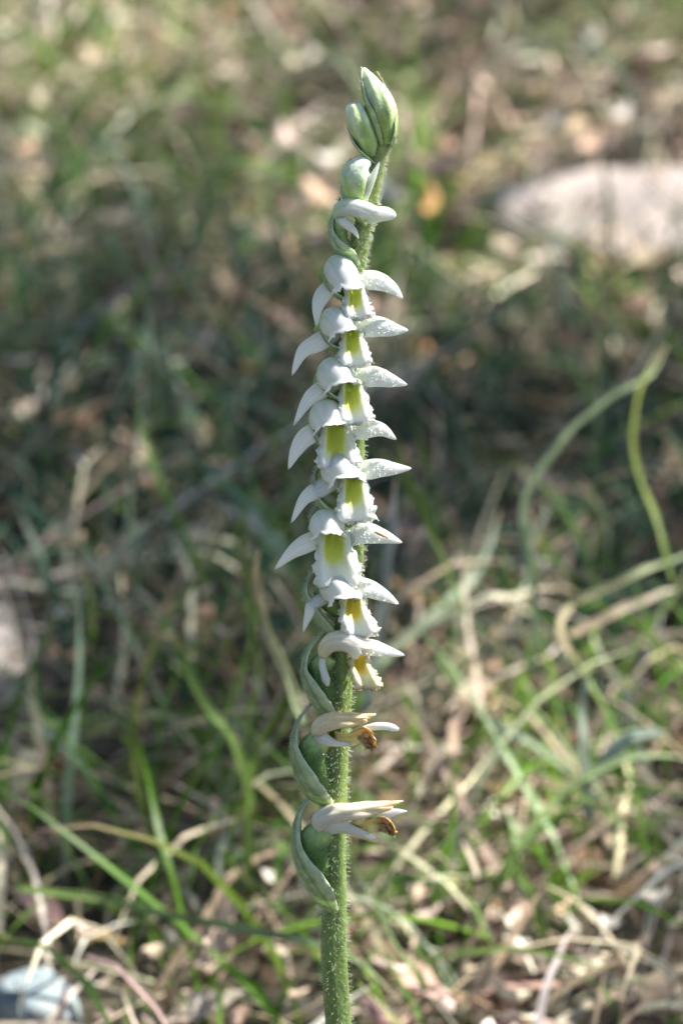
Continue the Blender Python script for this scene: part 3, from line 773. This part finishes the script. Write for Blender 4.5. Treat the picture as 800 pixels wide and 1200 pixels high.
def leaf_grid(n, P, size, asp, r, curl, tiltmax, col):
    nu, nv = 5, 3
    u = np.linspace(-1, 1, nu); v = np.linspace(-1, 1, nv)
    w = np.array([.25, .8, 1, .75, .1])
    gx = np.repeat(u[:, None], nv, 1); gy = w[:, None] * v[None] * .5
    loc = np.zeros((n, nu, nv, 3))
    loc[..., 0] = gx[None] * size[:, None, None]
    loc[..., 1] = gy[None] * 2 * (size * asp)[:, None, None] * (1 + r.normal(0, .15, (n, nu, nv)))
    loc[..., 2] = (curl[:, None, None] * (gx ** 2 * .5)[None] + (curl * r.uniform(-1, 1, n))[:, None, None] * (gy * 2)[None] ** 2 * .6 + r.normal(0, .06, (n, nu, nv))) * size[:, None, None]
    az = r.uniform(0, 2 * math.pi, n); ti = r.normal(0, tiltmax, n); ro = r.normal(0, tiltmax, n)
    ca, sa = np.cos(az), np.sin(az)
    cz = np.zeros(n); on = np.ones(n)
    Rz = np.stack([np.stack([ca, -sa, cz], -1), np.stack([sa, ca, cz], -1), np.stack([cz, cz, on], -1)], 1)
    Ry = np.stack([np.stack([np.cos(ti), cz, np.sin(ti)], -1), np.stack([cz, on, cz], -1), np.stack([-np.sin(ti), cz, np.cos(ti)], -1)], 1)
    Rx = np.stack([np.stack([on, cz, cz], -1), np.stack([cz, np.cos(ro), -np.sin(ro)], -1), np.stack([cz, np.sin(ro), np.cos(ro)], -1)], 1)
    M = Rz @ Ry @ Rx
    V = np.einsum('nij,nuvj->nuvi', M, loc) + P[:, None, None]
    F = (grid_faces(nu, nv)[None] + (np.arange(n) * nu * nv)[:, None, None]).reshape(-1, 4)
    return V.reshape(-1, 3), F, np.repeat(col, nu * nv, 0)
LITTER = [(.60, .47, .36), (.48, .35, .27), (.74, .66, .55), (.20, .13, .09), (.50, .30, .16), (.075, .05, .04)]
def build_litter():
    r = np.random.RandomState(33)
    Vs, Fs, Cs, off = [], [], [], 0
    for (n, box, s0, s1) in [(8500, (-.4, .4, -.25, 1.7), .002, .0085), (22000, (-2.2, 2.2, -1.4, 4.2), .004, .011)]:
        P = field(r, n, *box); P[:, 2] += .003 + r.uniform(0, .011, n)
        V, F, C = leaf_grid(n, P, r.uniform(s0, s1, n), r.uniform(.25, .6, n), r, r.normal(0, .7, n), .35, palette(r, n, LITTER, [1.8, 1.8, 1.4, 2.2, .8, 3.2]))
        Vs.append(V); Fs.append(F + off); Cs.append(C); off += len(V)
    o = mesh_obj('leaf_litter', np.concatenate(Vs), np.concatenate(Fs), np.concatenate(Cs), M_LITTER)
    tag(o, 'crumbled dry brown and beige leaf litter under the grass', 'leaf litter', kind='stuff')
build_grass(); build_litter()

# ------------------------------------------------------------------ blades and straws one can pick out
def ribbon(name, W, P, c0, c1, label, cat, group=None, fold=.35, mat=None, tip=True):
    r = np.random.RandomState(len(label) * 7 + int(W * 1e6) % 97)
    P = np.asarray(P); nu, nv = 34, 9
    A = bez(P, nu); t = np.linspace(0, 1, nu)
    L = np.linalg.norm(np.diff(A, axis=0), axis=1).sum()
    wob = np.stack([np.interp(t, np.linspace(0, 1, 9), r.normal(0, 1, 9)) for _ in range(3)], -1)
    A = A + wob * L * .006
    T = norm(np.gradient(A, axis=0))
    tw = np.interp(t, [0, .3, .6, 1], r.normal(0, .45, 4))   # a blade twists a little as it goes
    toc = norm(CAM - A + np.array([.25, 0, .25]))
    S0 = norm(np.cross(T, toc)); N0 = np.cross(S0, T)
    S = S0 * np.cos(tw)[:, None] + N0 * np.sin(tw)[:, None]; N = np.cross(S, T)
    w = W / 2 * (np.interp(t, [0, .1, .6, .85, 1], [.75, 1, .9, .55, .08]) if tip else np.interp(t, [0, .08, .5, .85, 1], [.5, 1, .9, .62, .12]))
    w = w * (1 + np.interp(t, np.linspace(0, 1, 12), r.normal(0, .10, 12)))
    s = np.linspace(-1, 1, nv)
    G = A[:, None] + (w[:, None] * s[None])[..., None] * S[:, None] + (w[:, None] * (fold * np.abs(s))[None])[..., None] * N[:, None]
    C = mix(np.asarray(c0), np.asarray(c1), np.repeat(t[:, None], nv, 1))
    C = C * (1 + r.normal(0, .16, (1, nv, 1))) * (1 + np.interp(t, np.linspace(0, 1, 10), r.normal(0, .14, 10)))[:, None, None]
    if tip:
        dead = sstep(.86, 1, t)[:, None] * np.ones((1, nv)) * .8
        C = mix2(C, np.array([.5, .4, .26]), dead)
    V, F, Cc = solid(G, np.clip(C, .01, .85), max(W * .12, .00018))
    base = A[0]
    o = mesh_obj(name, V - base, F, Cc, mat or M_GRASS, None, recalc=True); o.location = base
    return tag(o, label, cat, group)
def stand(pts, y0, y1=None):
    y1 = y0 if y1 is None else y1
    pts = np.asarray(pts, float); ys = np.linspace(y0, y1, len(pts))
    return upright_pt(pts[:, 0], pts[:, 1], ys)
def lie(pts, h=.012):
    pts = np.asarray(pts, float)
    return ground_pt(pts[:, 0], pts[:, 1], h) if np.isscalar(h) else np.array([ground_pt(a, b, k) for (a, b), k in zip(pts, h)])
def yg(py, h=0.0):
    return float(ground_pt(400, py, h)[1])
PG, MG, DG, YG, GG = (.30, .38, .22), (.16, .24, .07), (.07, .13, .03), (.24, .27, .05), (.30, .36, .30)
TAN, PALE, PINK, BRN, DBR = (.48, .38, .26), (.62, .56, .44), (.44, .33, .28), (.24, .13, .06), (.06, .04, .03)
B = [
 # name, width mm, points (root first), placing, colours, label
 ('grass_blade', 1.6, stand([(628, 800), (624, 690), (614, 610), (628, 555), (660, 508), (710, 470), (755, 440), (782, 404)], .20, .24), PG, PG, 'long pale green blade at right arching over towards the edge'),
 ('grass_blade', 1.3, stand([(790, 690), (770, 615), (748, 560), (738, 510), (752, 450), (775, 408)], .20, .24), MG, YG, 'yellow green blade bowed like a bracket near the right edge'),
 ('dry_stalk', 2.2, stand([(440, 770), (490, 740), (550, 712), (600, 697), (652, 690)], .21, .24), PG, PALE, 'pale straw coloured stalk rising right of the stem to a blunt end'),
 ('grass_blade', 2.3, stand([(425, 800), (470, 752), (530, 703), (568, 655), (585, 600)], .24, .28), PG, GG, 'broad blurred grey green blade leaning right beside the stem'),
 ('dry_stalk', 1.9, stand([(672, 775), (655, 735), (668, 708), (720, 683), (770, 665), (830, 640)], .20, .22), TAN, PG, 'straw hooked at its lower end running off the right edge'),
 ('dry_stalk', 2.0, stand([(665, 745), (710, 722), (755, 703), (792, 690)], .22, .23), TAN, PALE, 'whitish straw with a blunt end near the right edge'),
 ('grass_blade', 1.8, stand([(545, 720), (520, 660), (492, 605), (470, 545), (462, 500)], .2, .22), MG, YG, 'thin dark yellow green blade slanting just right of the flowers'),
 ('grass_blade', 2.6, stand([(430, 830), (443, 740), (456, 640), (464, 560)], .16), GG, (.36, .36, .38), 'pale bluish blade upright close behind the stem'),
 ('grass_blade', 2.0, stand([(168, 800), (196, 725), (235, 668), (258, 622), (254, 592), (240, 600)], .22, .24), MG, TAN, 'tan tipped blade at left curling over like a hook'),
 ('dry_stalk', 1.9, stand([(172, 715), (150, 678), (126, 642)], .3), BRN, (.34, .22, .1), 'short straight rust brown stalk at left'),
 ('dry_stalk', 2.3, stand([(100, 535), (68, 505), (48, 465), (52, 432), (80, 402)], .42, .44), TAN, (.42, .38, .32), 'greyish dead blade curved like a C at far left'),
 ('twig', 2.6, stand([(115, 660), (122, 600), (128, 520), (148, 460), (165, 430)], .4, .42), DBR, (.1, .06, .05), 'dark brown upright twig in the shade at left'),
 ('dry_stalk', 2.6, stand([(212, 508), (190, 458), (165, 408)], .5), PINK, (.46, .36, .32), 'straight pinkish straw slanting in the shade at left'),
 ('grass_blade', 3.0, stand([(330, 640), (290, 608), (238, 575)], .3), (.26, .30, .32), (.30, .33, .36), 'broad bluish grey blade pointing to the flowers from the left'),
 ('grass_blade', 2.0, stand([(205, 700), (218, 610), (238, 540), (262, 480)], .36), MG, DG, 'upright dull green blade left of the middle flowers'),
 ('grass_blade', 1.9, lie([(20, 1046), (120, 1052), (200, 1068), (300, 1088), (390, 1118), (480, 1178)], .03), MG, PG, 'long pale green blade lying across behind the lower stem'),
 ('grass_blade', 2.1, lie([(130, 1215), (105, 1160), (60, 1118), (-10, 1092)], .03), DG, DG, 'dark green blade arching over the white stone'),
 ('dry_stalk', 1.6, lie([(215, 1205), (205, 1170), (218, 1130), (240, 1105), (230, 1090)], [.008, .02, .03, .035, .03]), PALE, PINK, 'pale wavy dead stalk standing at the bottom left of the stem'),
 ('grass_blade', 2.2, stand([(292, 1050), (290, 960), (296, 890), (330, 830), (350, 812)], .15), MG, (.17, .28, .04), 'bright green blade forking right just left of the withered flowers'),
 ('grass_blade', 2.2, stand([(296, 960), (280, 880), (245, 835), (205, 765), (190, 745)], .15, .16), MG, DG, 'green blade forking left just left of the withered flowers'),
 ('grass_blade', 1.9, stand([(200, 1020), (168, 950), (154, 880), (162, 810), (185, 740)], .17), MG, YG, 'green blade bowed leftwards in the lower left'),
 ('grass_blade', 1.9, stand([(110, 920), (80, 880), (42, 845), (10, 825)], .2), GG, (.24, .3, .22), 'grey green blade sloping down from the left edge'),
 ('grass_blade', 1.9, stand([(355, 850), (338, 800), (312, 735), (300, 690), (304, 645)], .13), PG, TAN, 'pale slim blade close by the bracts on the left'),
 ('dry_leaf_strip', 2.4, stand([(538, 932), (552, 908), (570, 894), (590, 884)], .2), PINK, PALE, 'short curved pinkish dead leaf strip right of the withered flowers'),
 ('grass_blade', 2.6, stand([(690, 960), (684, 890), (680, 830), (690, 785)], .17), GG, (.42, .48, .40), 'broad pale upright blade low at right'),
 ('grass_blade', 1.9, stand([(590, 1040), (612, 985), (650, 935), (700, 900), (760, 888), (820, 892)], .14, .17), MG, PG, 'green blade bending over to the right in the lower right'),
 ('grass_blade', 3.2, stand([(690, 920), (715, 885), (745, 862), (785, 858)], .17), GG, (.36, .44, .36), 'short wide grey green leaf tip near the lower right edge'),
 ('dry_stalk', 1.9, lie([(715, 1105), (765, 1128), (790, 1150), (806, 1200)], .02), PALE, PALE, 'whitish bent straw in the bottom right corner'),
 ('dry_leaf_strip', 2.2, stand([(560, 1030), (548, 1000), (540, 970), (545, 945)], .14), PALE, PINK, 'pale pink dead leaf strip upright below the withered flowers'),
 ('grass_blade', 2.2, stand([(672, 905), (625, 875), (592, 855), (566, 838)], .2), PG, GG, 'pale green blade tip slanting left over the lower right grass'),
 ('grass_blade', 1.9, stand([(512, 1010), (520, 930), (545, 880), (575, 820), (590, 790)], .19), MG, (.2, .3, .05), 'fresh green blade leaning right in the lower right'),
 ('grass_blade', 2.0, stand([(650, 1150), (625, 1060), (600, 1000), (588, 940)], .125), DG, MG, 'dark green upright blade in the bottom right litter'),
 ('grass_blade', 6.0, stand([(-40, 260), (10, 170), (70, 70), (120, -20)], .75), (.2, .3, .05), YG, 'wide blurred yellow green blade in the top left corner'),
 ('dry_stalk', 5.0, stand([(-30, 130), (20, 60), (60, -10)], .8), PALE, PALE, 'wide blurred beige straw in the top left corner'),
 ('grass_blade', 4.0, stand([(175, 200), (150, 120), (165, 70), (190, 10)], .8), GG, PG, 'blurred grey green wavy blade at upper left'),
 ('grass_blade', 3.0, stand([(740, 190), (738, 110), (700, 60), (640, 50), (560, 70)], .7), GG, PG, 'blurred pale blade arching above the flat rock'),
 ('dry_stalk', 1.8, lie([(650, 1200), (700, 1172), (745, 1152)], .012), PALE, TAN, 'straight beige straw lying at the bottom right'),
 ('dry_stalk', 1.8, lie([(600, 1122), (660, 1148), (690, 1172)], .012), PINK, TAN, 'pinkish straw lying in the bottom right litter'),
 ('grass_blade', 1.8, stand([(410, 1010), (440, 1060), (465, 1110), (500, 1160)][::-1], .11), MG, PG, 'dull green blade sloping behind the stem foot at right'),
]
for (nm, w, P, c0, c1, lab) in B:
    cat = {'grass_blade': 'grass blade', 'dry_stalk': 'dry stalk', 'twig': 'twig', 'dry_leaf_strip': 'dry leaf'}[nm]
    ribbon(nm, w * .78e-3, P, c0, c1, lab, cat, mat=M_GRASS if nm == 'grass_blade' else M_STRAW, tip=nm == 'grass_blade', group={'grass_blade': 'single grass blades', 'dry_stalk': 'dead straws'}.get(nm))

# ------------------------------------------------------------------ dry leaves large enough to pick out, some standing in for blurred glints
WL, CRM, BEI, PEA, ORG, PKL = (.80, .74, .66), (.74, .64, .48), (.62, .50, .38), (.66, .46, .34), (.58, .34, .14), (.66, .52, .46)
LEAVES = {
 'lower right': [(482, 1042, 42, BEI), (514, 1030, 30, WL), (472, 1092, 50, CRM), (456, 1130, 40, PKL), (540, 1008, 26, WL), (578, 1063, 20, ORG), (606, 1104, 34, WL), (622, 1066, 24, PEA),
   (656, 1062, 26, PEA), (706, 1074, 42, WL), (726, 988, 46, BEI), (766, 1046, 34, WL), (768, 1018, 24, PKL), (690, 1132, 54, CRM), (640, 1112, 36, BEI), (790, 1078, 30, CRM),
   (770, 945, 40, WL), (648, 978, 30, PKL), (500, 1068, 30, PKL), (560, 1140, 34, BEI), (600, 1160, 40, CRM), (745, 1105, 34, BEI), (520, 1170, 36, PKL), (620, 1190, 34, WL), (735, 1170, 34, BEI), (440, 1060, 30, PKL)],
 'lower left': [(282, 1190, 34, PEA), (322, 1116, 30, CRM), (282, 1000, 36, WL), (316, 1030, 26, WL), (120, 1190, 30, PKL), (180, 1110, 36, BEI), (345, 1160, 30, BEI), (95, 1090, 30, PKL), (350, 1000, 26, BEI), (250, 1130, 30, BEI)],
 'upper right': [(655, 50, 44, CRM), (692, 42, 34, WL), (648, 138, 30, WL), (515, 186, 56, PEA), (456, 222, 46, WL), (700, 98, 40, PKL), (640, 76, 30, PKL), (570, 100, 40, BEI), (724, 130, 36, WL),
   (622, 152, 34, CRM), (760, 60, 44, PKL), (480, 60, 40, BEI), (775, 150, 44, BEI), (560, 220, 46, PEA), (690, 165, 36, PEA), (600, 20, 36, CRM), (530, 30, 34, PKL), (470, 140, 36, PKL), (595, 60, 34, WL), (500, 235, 44, ORG), (590, 180, 34, CRM)],
 'upper left': [(47, 117, 28, CRM), (104, 66, 34, BEI), (76, 80, 30, PKL), (260, 78, 30, CRM), (345, 72, 34, CRM), (362, 62, 30, WL), (385, 182, 34, WL), (332, 242, 46, PEA), (374, 226, 50, PEA), (213, 342, 20, ORG),
   (130, 14, 34, WL), (140, 250, 34, PKL), (30, 170, 40, PEA), (290, 262, 30, WL), (370, 288, 30, PKL), (340, 160, 46, PKL), (60, 270, 40, PKL), (210, 120, 30, BEI), (20, 60, 40, CRM), (300, 130, 30, BEI)],
 'shaded left': [(95, 540, 24, WL), (257, 560, 24, BEI), (283, 540, 22, CRM), (290, 427, 22, ORG), (167, 412, 24, CRM), (205, 422, 28, (.5, .56, .40)), (220, 466, 28, PEA), (74, 715, 24, WL), (265, 740, 28, PKL), (155, 570, 30, PEA), (80, 630, 40, PEA), (240, 690, 20, BEI), (20, 420, 40, PKL)],
}
SUNNY = []
def build_leaves():
    r = np.random.RandomState(19)
    nu, nv = 9, 7
    u = np.linspace(-1, 1, nu); v = np.linspace(-1, 1, nv)
    shapes = []
    for k in range(6):
        w = np.interp(u, [-1, -.8, -.3, .3, .75, 1], [.08, .45, .95, 1.0, .6, .06]) * (1 + r.normal(0, .1, nu))
        X = np.repeat(u[:, None], nv, 1); Y = w[:, None] * v[None] * .5 + .12 * np.sin(u * 2 + k)[:, None]
        Z = r.uniform(-.1, .35) * X ** 2 + r.uniform(.3, .9) * np.abs(v)[None] ** 1.6 * w[:, None] * r.choice([-.6, .6]) + r.normal(0, .035, (nu, nv)) + .12 * np.sin(X * 3 + k) * v[None]
        shapes.append(np.stack([X, Y, Z], -1))
    i = 0
    word = {WL: 'whitish', CRM: 'cream', BEI: 'beige', PEA: 'peach coloured', ORG: 'orange brown', PKL: 'pinkish'}
    nth = ['first', 'second', 'third', 'fourth', 'fifth', 'sixth', 'seventh', 'eighth', 'ninth', 'tenth']
    spot = {'lower right': 'in litter right of the lower stem', 'lower left': 'in the litter left of the lower stem', 'upper right': 'around the flat rock at upper right',
            'upper left': 'in the far litter at upper left', 'shaded left': 'in the shaded left half'}
    for where, lst in LEAVES.items():
        lst = sorted(lst); seen = {}
        for (px, py, sz, col) in lst:
            h = (.012 if 'lower' in where else .022) + .008 * r.uniform()
            P = ground_pt(px, py, h); D = np.linalg.norm(P - CAM)
            size = sz / 2 * 1e-4 * D / DIST * 1.15
            C = np.ones((nu, nv, 1)) * np.array(col) * (1 + .12 * np.cos(v * 3)[None, :, None]) * r.uniform(.9, 1.1)
            V, F, Cc = solid(shapes[i % 6] * size, C, .0002)
            o = mesh_obj('dry_leaf', V, F, Cc, M_LITTER, None, recalc=True)
            o.location = P; o.rotation_euler = (r.normal(.35, .3), r.normal(.15, .3), r.uniform(0, 6.28))
            wd = word.get(col, 'greenish'); k = seen.get(wd, 0); seen[wd] = k + 1
            tot = sum(1 for q in lst if word.get(q[3], 'greenish') == wd)
            txt = '%s %s dry leaf %s' % ('only' if tot == 1 else nth[k], wd, spot[where]) if tot == 1 else '%s %s dry leaf from the left %s' % (nth[k], wd, spot[where])
            tag(o, txt, 'dry leaf', 'dry leaves ' + where)
            if where in ('upper left', 'shaded left', 'lower left'): SUNNY.append((px, py, sz * .8))
            i += 1
build_leaves()
def sun_foot(P):
    """where the ray that lights P would meet the ground, in photo pixels"""
    G = P - SUN * ((P[:, 2] - .02) / SUN[2])[:, None]
    return to_px(G)
for i in [0, 2, 4, 5, 24, 25, 26, 29, 30] + [k for k, q in enumerate(B) if 'corner' in q[5] or 'blurred' in q[5]]:
    Pb = B[i][2]; Pb = bez(Pb, 9)
    for x_, y_ in zip(*sun_foot(Pb)): SUNNY.append((x_, y_, 26))
for q in [(44, 1165, 60), (8, 725, 40), (130, 60, 60), (60, 1060, 40), (640, 600, 35), (760, 560, 30)]: SUNNY.append(q)

# ------------------------------------------------------------------ the tree whose leaves shade the middle distance
def shade_prob(px, py):
    right = sstep(380, 500, px)
    L = np.interp(py, [-300, 0, 120, 260, 400, 950, 1050, 1300], [.35, .4, .5, .68, .97, .97, .3, .12])
    R = np.interp(py, [-300, 0, 250, 300, 340, 600, 700, 770, 1300], [.2, .18, .1, .35, 1, 1, .3, .02, .02])
    p = L * (1 - right) + R * right
    for (lx, ly, ls) in SUNNY:
        p = p * (1 - .95 * np.exp(-((px - lx) ** 2 + (py - ly) ** 2) / (ls * 1.3) ** 2))
    p = np.where((px > 520) & (py < 285) & (py > 100), 0, p)
    out = (px < -500) | (px > 1300) | (py > 1800) | (py < -250)
    return np.where(out, .4, p)
def build_tree():
    r = np.random.RandomState(77)
    s = .0115
    gx, gy = np.meshgrid(np.arange(-.9, .9, s), np.arange(-.3, 2.0, s), indexing='ij')
    G = np.stack([gx.ravel(), gy.ravel(), np.full(gx.size, .02)], -1); G[:, :2] += r.uniform(-s / 2, s / 2, (len(G), 2))
    px, py = to_px(G)
    keep = r.uniform(0, 1, len(G)) < shade_prob(px, py)
    G = G[keep]
    h = r.uniform(1.15, 1.75, len(G))
    P = G + SUN * (h / SUN[2])[:, None]
    # leave the light that falls on the orchid
    a = np.array([0, 0, .06]); ok = np.ones(len(P), bool)
    for z in np.linspace(.05, .2, 9):
        c = np.array([0, 0, z]); d = P - c; tt = d @ SUN
        ok &= np.linalg.norm(d - tt[:, None] * SUN, axis=1) > .045
    P = P[ok]; n = len(P)
    # an added spray of small leaves dims the sun on the orchid
    m = 50
    c = np.stack([r.uniform(-.035, .035, m), r.uniform(-.035, .035, m), r.uniform(.04, .22, m)], -1)
    hh = r.uniform(1.5, 2.1, m)
    P2 = c + SUN * (hh / SUN[2])[:, None]
    V2, F2, C2 = leaf_grid(m, P2, r.uniform(.005, .008, m), r.uniform(.45, .6, m), r, r.normal(0, .4, m), .5, palette(r, m, [(.08, .14, .04)], [1]))
    V, F, C = leaf_grid(n, P, r.uniform(.010, .018, n), r.uniform(.45, .6, n), r, r.normal(0, .4, n), .5, palette(r, n, [(.06, .11, .03), (.08, .13, .04)], [1, 1]))
    F = np.concatenate([F, F2 + len(V)]); V = np.concatenate([V, V2]); C = np.concatenate([C, C2])
    top = P.mean(0)
    base = np.array([top[0] + 1.0, top[1] + .9, 0.0])
    root = empty('unseen_tree', base)
    tag(root, 'spreading tree outside the frame shading the grass behind the orchid', 'tree')
    tr = bez([base + [0, 0, -.05], base + [-.03, -.02, .7], base + [-.1, -.1, 1.5], base + [-.2, -.2, 2.6]], 20)
    g = tube(tr - base, np.linspace(.11, .04, 20), 12, (1, 0, 0), 3, .08); v, f = tube_mesh(g)
    mesh_obj('trunk', v, f, None, M_BARK, root, recalc=True)
    limb_tips = [P[r.randint(n)] for _ in range(16)]
    for q in limb_tips:
        k = tr[r.randint(8, 17)]
        mid = (k + q) / 2 + [0, 0, .12]
        b = bez([k, mid, q], 14); g = tube(b - base, np.linspace(.022, .003, 14), 7, (0, 0.3, 1)); v, f = tube_mesh(g)
        mesh_obj('limb', v, f, None, M_BARK, root, recalc=True)
    o = mesh_obj('crown', V - base, F, C, M_TREELEAF, root); tag(o, kind='stuff')
build_tree()
def build_sky_blocker(base, cx, cy, rad, n, seed, label):
    """an unseen tree added to cut sky light; its crown closes the sky over the far grass but leaves the sun's path open"""
    r = np.random.RandomState(seed)
    base = np.array(base)
    d = norm(r.normal(size=(n * 3, 3))) * (r.uniform(0, 1, (n * 3, 1)) ** .4)
    P = np.array([cx, cy, 2.3]) + d * np.array([rad, rad, .75])
    lump = np.sin(P[:, 0] * 5 + seed) + np.sin(P[:, 1] * 4.3) + np.sin(P[:, 2] * 6 + 1)
    P = P[lump > -1.0]
    G = P - SUN * (P[:, 2] / SUN[2])[:, None]
    P = P[~((np.abs(G[:, 0]) < .75) & (G[:, 1] > -.45) & (G[:, 1] < 2.2))][:n]
    n = len(P)
    V, F, C = leaf_grid(n, P, r.uniform(.025, .045, n), r.uniform(.45, .6, n), r, r.normal(0, .4, n), .5, palette(r, n, [(.06, .11, .03), (.08, .13, .04)], [1, 1]))
    root = empty('unseen_tree', base); tag(root, label, 'tree')
    tr = bez([base + [0, 0, -.05], base + [.04, .02, .8], [base[0] * .7 + cx * .3, base[1] * .7 + cy * .3, 1.7], [cx, cy, 2.6]], 20)
    v, f = tube_mesh(tube(tr - base, np.linspace(.12, .03, 20), 12, (1, 0, 0), 3, .08))
    mesh_obj('trunk', v, f, None, M_BARK, root, recalc=True)
    for _ in range(14):
        q = P[r.randint(n)]; k = tr[r.randint(9, 19)]
        b = bez([k, (k + q) / 2 + [0, 0, .1], q], 14)
        v, f = tube_mesh(tube(b - base, np.linspace(.024, .004, 14), 7, (0, .3, 1)))
        mesh_obj('limb', v, f, None, M_BARK, root, recalc=True)
    tag(mesh_obj('crown', V - base, F, C, M_TREELEAF, root), kind='stuff')
build_sky_blocker((-1.9, 2.1, 0), -.9, 1.3, 1.5, 15000, 5, 'spreading tree added outside the frame on the left to block sky')
build_sky_blocker((.9, 4.4, 0), .35, 2.9, 1.5, 14000, 9, 'spreading tree added outside the frame beyond the far grass to block sky')
